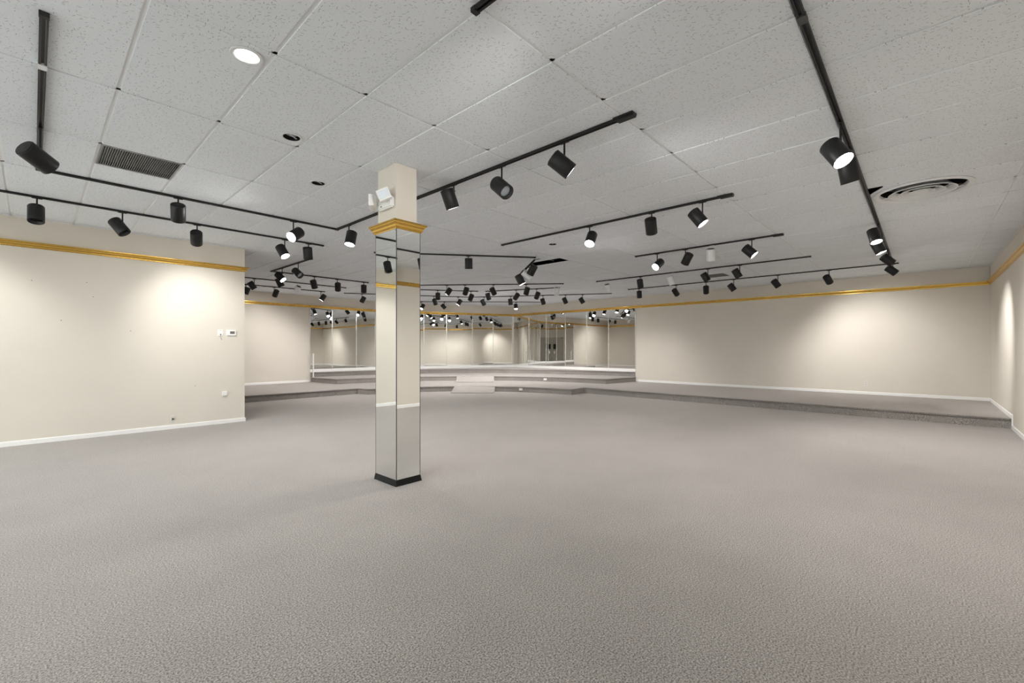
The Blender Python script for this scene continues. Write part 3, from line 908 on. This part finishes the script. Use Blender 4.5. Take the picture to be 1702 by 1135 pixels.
def spotlight(x, y, c, ax, state, label, group, ztop=None, ang=0.0, power=1.0, beam=125):
    zt = (CEIL - 0.024) if ztop is None else ztop
    k = 'w' if state == 'w' else 'b'
    mat = M['whitemetal'] if k == 'w' else M['black']
    root = thing('track_spotlight', (x, y, zt), label, 'spotlight', group)
    O = Vector((x, y, zt)); c = Vector(c); ax = Vector(ax).normalized()
    link('adapter', ADAPT[k], root, (0, 0, 0.0), (0, 0, ang))
    off = Vector((x - c.x, y - c.y)); ah = Vector((ax.x, ax.y))
    s = off.dot(ah) / (ah.length_squared + 0.06) - 0.03 * (1 - ah.length)
    s = max(-0.075, min(0.03, s))
    q = c + ax * s
    side = Vector((x, y, q.z)) - q
    end = Vector((x, y, max(q.z + 0.02, q.z)))
    if ah.length < 0.5:
        end.z = c.z + HL / 2 * abs(ax.z) * 0.95
        q = c - ax * (HL / 2 - 0.012)
    else:
        end.z = q.z + HR * ah.length * 0.8
    rod('stem', (x, y, zt - 0.008), end, 0.0085, mat, root, O)
    link('knuckle', KNUCK[k], root, end - O, Vector((0, 0, 1)).rotation_difference(ax).to_matrix())
    if (end - q).length > 0.03:
        rod('yoke', end, q + (end - q) * 0.25, 0.008, mat, root, O)
    rot = Vector((0, 0, 1)).rotation_difference(ax).to_matrix()
    hd = link('housing', SHELL[k], root, c - O, rot)
    link('vent_cap', VENT_CAP if k == 'b' else VENT_CAP, hd)
    link('cap_screw', SCREW, hd)
    lit = state in 'lhr'
    link('reflector_ring' if lit else 'baffle', RIM_ON if lit else RIM, hd)
    link('lamp', LENS_ON if lit else (LENS_DARK if state == 'd' else LENS_OFF), hd)
    if lit:
        ld = bpy.data.lights.new('spot_lamp', 'SPOT')
        ld.energy = SPOT_W * power * (0.75 if state == 'h' else 1.0)
        ld.color = LAMP_COL
        ld.spot_size = math.radians(beam)
        ld.spot_blend = 1.0
        ld.shadow_soft_size = 0.05
        lo_ = bpy.data.objects.new('beam', ld); col.objects.link(lo_)
        lo_.parent = hd
        lo_.location = (0, 0, HL / 2 + 0.004)
        lo_.rotation_euler = (math.pi, 0, 0)
    return root

RUNS = {
 'U': ('the long three sided track by the column', 1.57), 'P': ('the track before the left partition', 0.0), 'L': ('the L shaped track past the partition', 0.0),
 'A': ('the second track from the back left wall', 0.0), 'B': ('the track at the back left wall', 0.0), 'C': ('the bent track over the middle tier', -0.8),
 'D': ('the slanting track right of the column', -0.67), 'E': ('the long track before the ramps', -0.89), 'F': ('the short track left above the ramps', -0.6),
 'G': ('the short track right above the ramps', -1.19), 'I': ('the rearmost track at the mirrors', -0.78), 'J': ('the nearest parallel track at right', 1.57),
 'K': ('the second parallel track at right', 1.57), 'M': ('the third parallel track at right', 1.57), 'N': ('the track by the right back wall', 1.57),
 'O': ('the very long right side track', 0.0)}
ORD = ['first', 'second', 'third', 'fourth', 'fifth', 'sixth', 'seventh', 'eighth', 'ninth']
# run, stem x y, head centre, beam axis, state: l/r lit, h mouth unseen and many lit as added fill, u off, w white housing
HEADS = [
('U', 0.042, 5.303, 0.028, 5.318, 2.905, 0.724, 0.556, -0.408, 'u'),
('U', 1.186, 6.560, 1.186, 6.560, 2.970, 0.126, 0.612, -0.781, 'h'),
('U', 2.514, 6.560, 2.535, 6.538, 2.959, -0.740, -0.350, -0.575, 'l'),
('U', 3.152, 6.183, 3.171, 6.163, 2.954, -0.241, -0.113, -0.964, 'l'),
('U', 3.152, 3.796, 3.122, 3.828, 2.987, 0.409, -0.014, -0.913, 'r'),
('U', 3.152, 3.061, 3.150, 3.062, 2.932, -0.034, -0.767, -0.641, 'u'),
('U', 3.152, 2.300, 3.136, 2.317, 2.948, 0.616, -0.520, -0.592, 'r'),
('P', 0.034, 7.785, 0.027, 7.792, 2.952, -0.001, -0.348, -0.937, 'd'),
('P', 0.808, 7.785, 0.779, 7.816, 2.954, 0.489, -0.368, -0.791, 'd'),
('P', 1.632, 7.785, 1.625, 7.793, 2.954, 0.172, 0.762, -0.624, 'h'),
('P', 2.845, 7.785, 2.820, 7.812, 2.952, 0.275, -0.468, -0.840, 'l'),
('P', 3.234, 7.785, 3.226, 7.794, 2.981, 0.189, 0.273, -0.943, 'u'),
('L', 3.830, 10.630, 3.799, 10.664, 2.952, 0.449, -0.559, -0.697, 'l'),
('L', 3.830, 9.740, 3.820, 9.750, 2.941, 0.326, -0.727, -0.604, 'u'),
('L', 4.834, 11.280, 4.823, 11.292, 2.958, 0.389, 0.332, -0.860, 'h'),
('L', 5.425, 11.280, 5.437, 11.267, 2.948, 0.285, 0.535, -0.795, 'h'),
('L', 6.177, 11.280, 6.179, 11.278, 2.972, 0.182, 0.331, -0.926, 'u'),
('A', 3.907, 12.750, 3.870, 12.790, 2.971, 0.568, -0.068, -0.820, 'h'),
('L', 4.051, 11.280, 4.020, 11.313, 2.916, 0.408, -0.019, -0.913, 'u'),
('A', 4.988, 12.750, 4.991, 12.746, 2.964, -0.131, 0.528, -0.839, 'w'),
('B', 4.115, 14.130, 4.131, 14.112, 2.974, -0.278, 0.190, -0.942, 'u'),
('B', 4.867, 14.130, 4.897, 14.097, 2.969, -0.082, 0.618, -0.782, 'h'),
('B', 6.258, 14.130, 6.302, 14.082, 2.960, -0.484, 0.218, -0.848, 'l'),
('C', 7.453, 13.720, 7.472, 13.700, 2.957, -0.313, 0.373, -0.874, 'u'),
('C', 9.492, 12.515, 9.518, 12.487, 2.955, 0.535, 0.231, -0.813, 'h'),
('C', 10.231, 12.078, 10.256, 12.052, 2.962, -0.451, 0.312, -0.836, 'l'),
('C', 10.859, 11.416, 10.834, 11.443, 2.958, 0.578, -0.075, -0.812, 'h'),
('C', 11.346, 10.579, 11.338, 10.588, 2.960, 0.254, 0.129, -0.958, 'h'),
('C', 11.916, 9.601, 11.916, 9.601, 2.947, 0.388, -0.051, -0.920, 'h'),
('C', 12.306, 8.931, 12.293, 8.946, 2.958, 0.453, -0.168, -0.876, 'h'),
('C', 12.594, 8.438, 12.576, 8.457, 2.946, 0.366, -0.385, -0.847, 'u'),
('D', 5.780, 6.525, 5.786, 6.519, 2.996, 0.131, 0.132, -0.983, 'h'),
('E', 8.073, 10.037, 8.110, 9.998, 2.966, -0.396, 0.367, -0.842, 'r'),
('E', 8.403, 9.627, 8.421, 9.608, 2.970, 0.153, 0.569, -0.808, 'h'),
('E', 8.917, 8.986, 8.909, 8.995, 2.962, 0.614, 0.018, -0.789, 'h'),
('E', 9.501, 8.259, 9.510, 8.249, 2.962, 0.129, 0.425, -0.896, 'h'),
('F', 8.615, 11.157, 8.618, 11.154, 2.966, 0.225, 0.291, -0.930, 'h'),
('F', 9.476, 10.569, 9.477, 10.568, 2.956, 0.040, 0.553, -0.832, 'h'),
('G', 9.886, 10.134, 9.853, 10.170, 2.986, 0.453, 0.067, -0.889, 'h'),
('G', 10.220, 9.298, 10.224, 9.294, 2.948, 0.172, 0.774, -0.610, 'h'),
('G', 10.467, 8.680, 10.479, 8.667, 2.950, 0.189, 0.585, -0.789, 'h'),
('E', 10.045, 7.581, 10.035, 7.592, 2.947, 0.236, 0.179, -0.955, 'w'),
('I', 10.307, 14.374, 10.333, 14.346, 2.956, -0.557, -0.029, -0.830, 'l'),
('I', 10.934, 13.749, 10.915, 13.770, 2.967, 0.576, -0.371, -0.728, 'u'),
('I', 12.924, 11.764, 12.915, 11.773, 2.970, -0.188, -0.294, -0.937, 'l'),
('J', 5.600, 3.627, 5.613, 3.613, 2.960, -0.570, -0.094, -0.816, 'l'),
('J', 5.600, 2.659, 5.595, 2.665, 2.970, 0.577, 0.175, -0.798, 'h'),
('J', 5.600, 1.998, 5.561, 2.040, 2.950, 0.155, -0.567, -0.809, 'l'),
('K', 8.100, 3.733, 8.112, 3.719, 2.944, -0.764, 0.206, -0.611, 'l'),
('K', 8.100, 3.194, 8.121, 3.171, 2.975, 0.307, 0.564, -0.767, 'h'),
('K', 8.100, 2.738, 8.092, 2.746, 2.984, 0.337, 0.114, -0.935, 'w'),
('K', 8.100, 2.093, 8.074, 2.121, 2.951, 0.104, -0.688, -0.718, 'l'),
('M', 10.445, 6.210, 10.452, 6.203, 2.950, 0.422, 0.034, -0.906, 'w'),
('M', 10.445, 5.252, 10.437, 5.261, 2.979, 0.404, 0.062, -0.913, 'h'),
('M', 10.445, 4.416, 10.416, 4.448, 2.963, 0.259, -0.270, -0.928, 'w'),
('M', 10.445, 3.605, 10.406, 3.648, 2.961, 0.280, -0.415, -0.866, 'u'),
('M', 10.445, 2.936, 10.402, 2.982, 2.966, 0.259, -0.435, -0.862, 'u'),
('N', 12.530, 6.350, 12.534, 6.346, 2.976, 0.352, 0.120, -0.928, 'h'),
('N', 12.530, 5.204, 12.518, 5.217, 2.943, 0.705, -0.174, -0.687, 'u'),
('N', 12.530, 4.376, 12.530, 4.376, 2.940, 0.574, 0.175, -0.800, 'u'),
('N', 12.530, 3.667, 12.495, 3.705, 2.943, 0.259, -0.523, -0.812, 'h'),
('N', 12.530, 2.650, 12.497, 2.686, 2.944, 0.382, -0.472, -0.794, 'h'),
('N', 12.530, 1.612, 12.514, 1.630, 2.933, 0.665, -0.280, -0.695, 'h'),
('N', 12.530, 0.491, 12.511, 0.511, 3.011, 0.291, -0.692, -0.661, 'u'),
('O', 4.398, 0.490, 4.375, 0.515, 2.910, -0.258, -0.490, -0.832, 'l'),
('O', 5.067, 0.490, 5.053, 0.505, 2.959, 0.313, -0.129, -0.941, 'u'),
('O', 8.367, 0.490, 8.330, 0.529, 2.977, -0.232, -0.237, -0.943, 'l'),
('O', 9.174, 0.490, 9.133, 0.535, 2.948, 0.007, -0.397, -0.918, 'l'),
('O', 10.972, 0.490, 10.958, 0.505, 3.010, 0.392, -0.639, -0.662, 'h'),
]
# per lamp: power factor, beam angle
POWER = {('P', 2): (1.0, 80), ('N', 5): (1.9, 100), ('O', 4): (3.0, 62), ('N', 3): (0.6, 100), ('N', 4): (0.6, 100), ('N', 0): (1.0, 100), ('P', 3): (0.8, 110), ('B', 1): (0.7, 125)}
runs = {}
for h in HEADS:
    runs.setdefault(h[0], []).append(h)
for rn, hs in runs.items():
    hs.sort(key=lambda h: (h[3] * math.sin(YAW) - h[4] * math.cos(YAW)) / (h[3] * math.cos(YAW) + h[4] * math.sin(YAW)))
    for i, h in enumerate(hs):
        kind = 'white' if h[9] == 'w' else ('lit black' if h[9] in 'lr' else 'black')
        if len(hs) == 1:
            lab = 'black spotlight alone on ' + RUNS[rn][0]
        else:
            lab = '%s spotlight, %s from left on %s' % (kind, ORD[i], RUNS[rn][0])
        ang = RUNS[rn][1]
        if rn == 'U' and abs(h[2] - 6.56) < 0.01: ang = 0
        if rn == 'L' and abs(h[1] - 3.83) < 0.01: ang = 1.57
        spotlight(h[1], h[2], h[3:6], h[6:9], h[9], lab, 'spotlights on ' + RUNS[rn][0], None, ang, *POWER.get((rn, i), (1.0, 125)))

# unseen lit track heads; the overhead one is added to brighten the column
for x, y, ax, lab, pw, bm_a in ((-0.75, 7.785, (0.05, 0.62, -0.70), 'lit black spotlight left of the frame on the partition track', 0.6, 85),
                      (1.61, 0.75, (0.28, 0.88, -0.22), 'added unseen spotlight overhead on the top edge track, lighting the column', 1.2, 60)):
    spotlight(x, y, (x, y - 0.01, CEIL - 0.21), ax, 'l', lab, 'spotlights overhead out of frame', None, 0.0 if x != 1.61 else 1.57, pw, bm_a)

# ------------------------------------------------------------------ loose track hanging out of the ceiling
p0, p1 = Vector((6.90, 5.77, CEIL - 0.035)), Vector((6.675, 6.01, 2.80))
r = thing('hanging_track', p0, 'loose length of track dangling from the ceiling beside the open hole', 'track')
d = (p1 - p0); rot = Vector((1, 0, 0)).rotation_difference(d.normalized()).to_matrix()
link('rail', rail_mesh('rail', d.length), r, (0, 0, 0), rot)
link('end_cap', CAP, r, d, rot)
rod('feed_wire', p0 + Vector((0.0, 0.0, 0.0)), (7.25, 5.75, CEIL + 0.05), 0.006, M['blackin'], r, p0)
rt = Vector((math.sin(YAW), -math.cos(YAW), 0)); upv = Vector((0, 0, 1)); fw = Vector((math.cos(YAW), math.sin(YAW), 0))
for c, dx, dy, dep, st, lab in (((6.861, 5.808, 2.912), -70, -130, 0.35, 'u', 'upper black spotlight on the dangling track'),
                                ((6.777, 5.898, 2.824), 90, -70, 0.30, 'w', 'white spotlight in the middle of the dangling track'),
                                ((6.697, 5.985, 2.730), 65, -128, 0.0, 'r', 'lowest black spotlight on the dangling track')):
    c = Vector(c)
    ax = (rt * dx + upv * dy).normalized() + fw * dep
    # fixing point on the rail nearest to the head
    s = max(0.02, min(0.98, (c - p0).dot(d) / d.length_squared))
    q = p0 + d * s
    if st == 'w': c = c + fw * 0.02
    if st == 'u': c = c - fw * 0.06
    rr = thing('track_spotlight', q, lab, 'spotlight', 'spotlights on the dangling track')
    k = 'w' if st == 'w' else 'b'
    rot2 = Vector((0, 0, 1)).rotation_difference(ax.normalized()).to_matrix()
    hd = link('housing', SHELL[k], rr, c - q, rot2)
    link('vent_cap', VENT_CAP, hd); link('cap_screw', SCREW, hd)
    link('reflector_ring' if st == 'r' else 'baffle', RIM_ON if st == 'r' else RIM, hd)
    link('lamp', LENS_ON if st == 'r' else LENS_OFF, hd)
    rod('stem', q, c, 0.009, M['whitemetal'] if k == 'w' else M['black'], rr, q)
    link('knuckle', KNUCK[k], rr, (0, 0, 0))
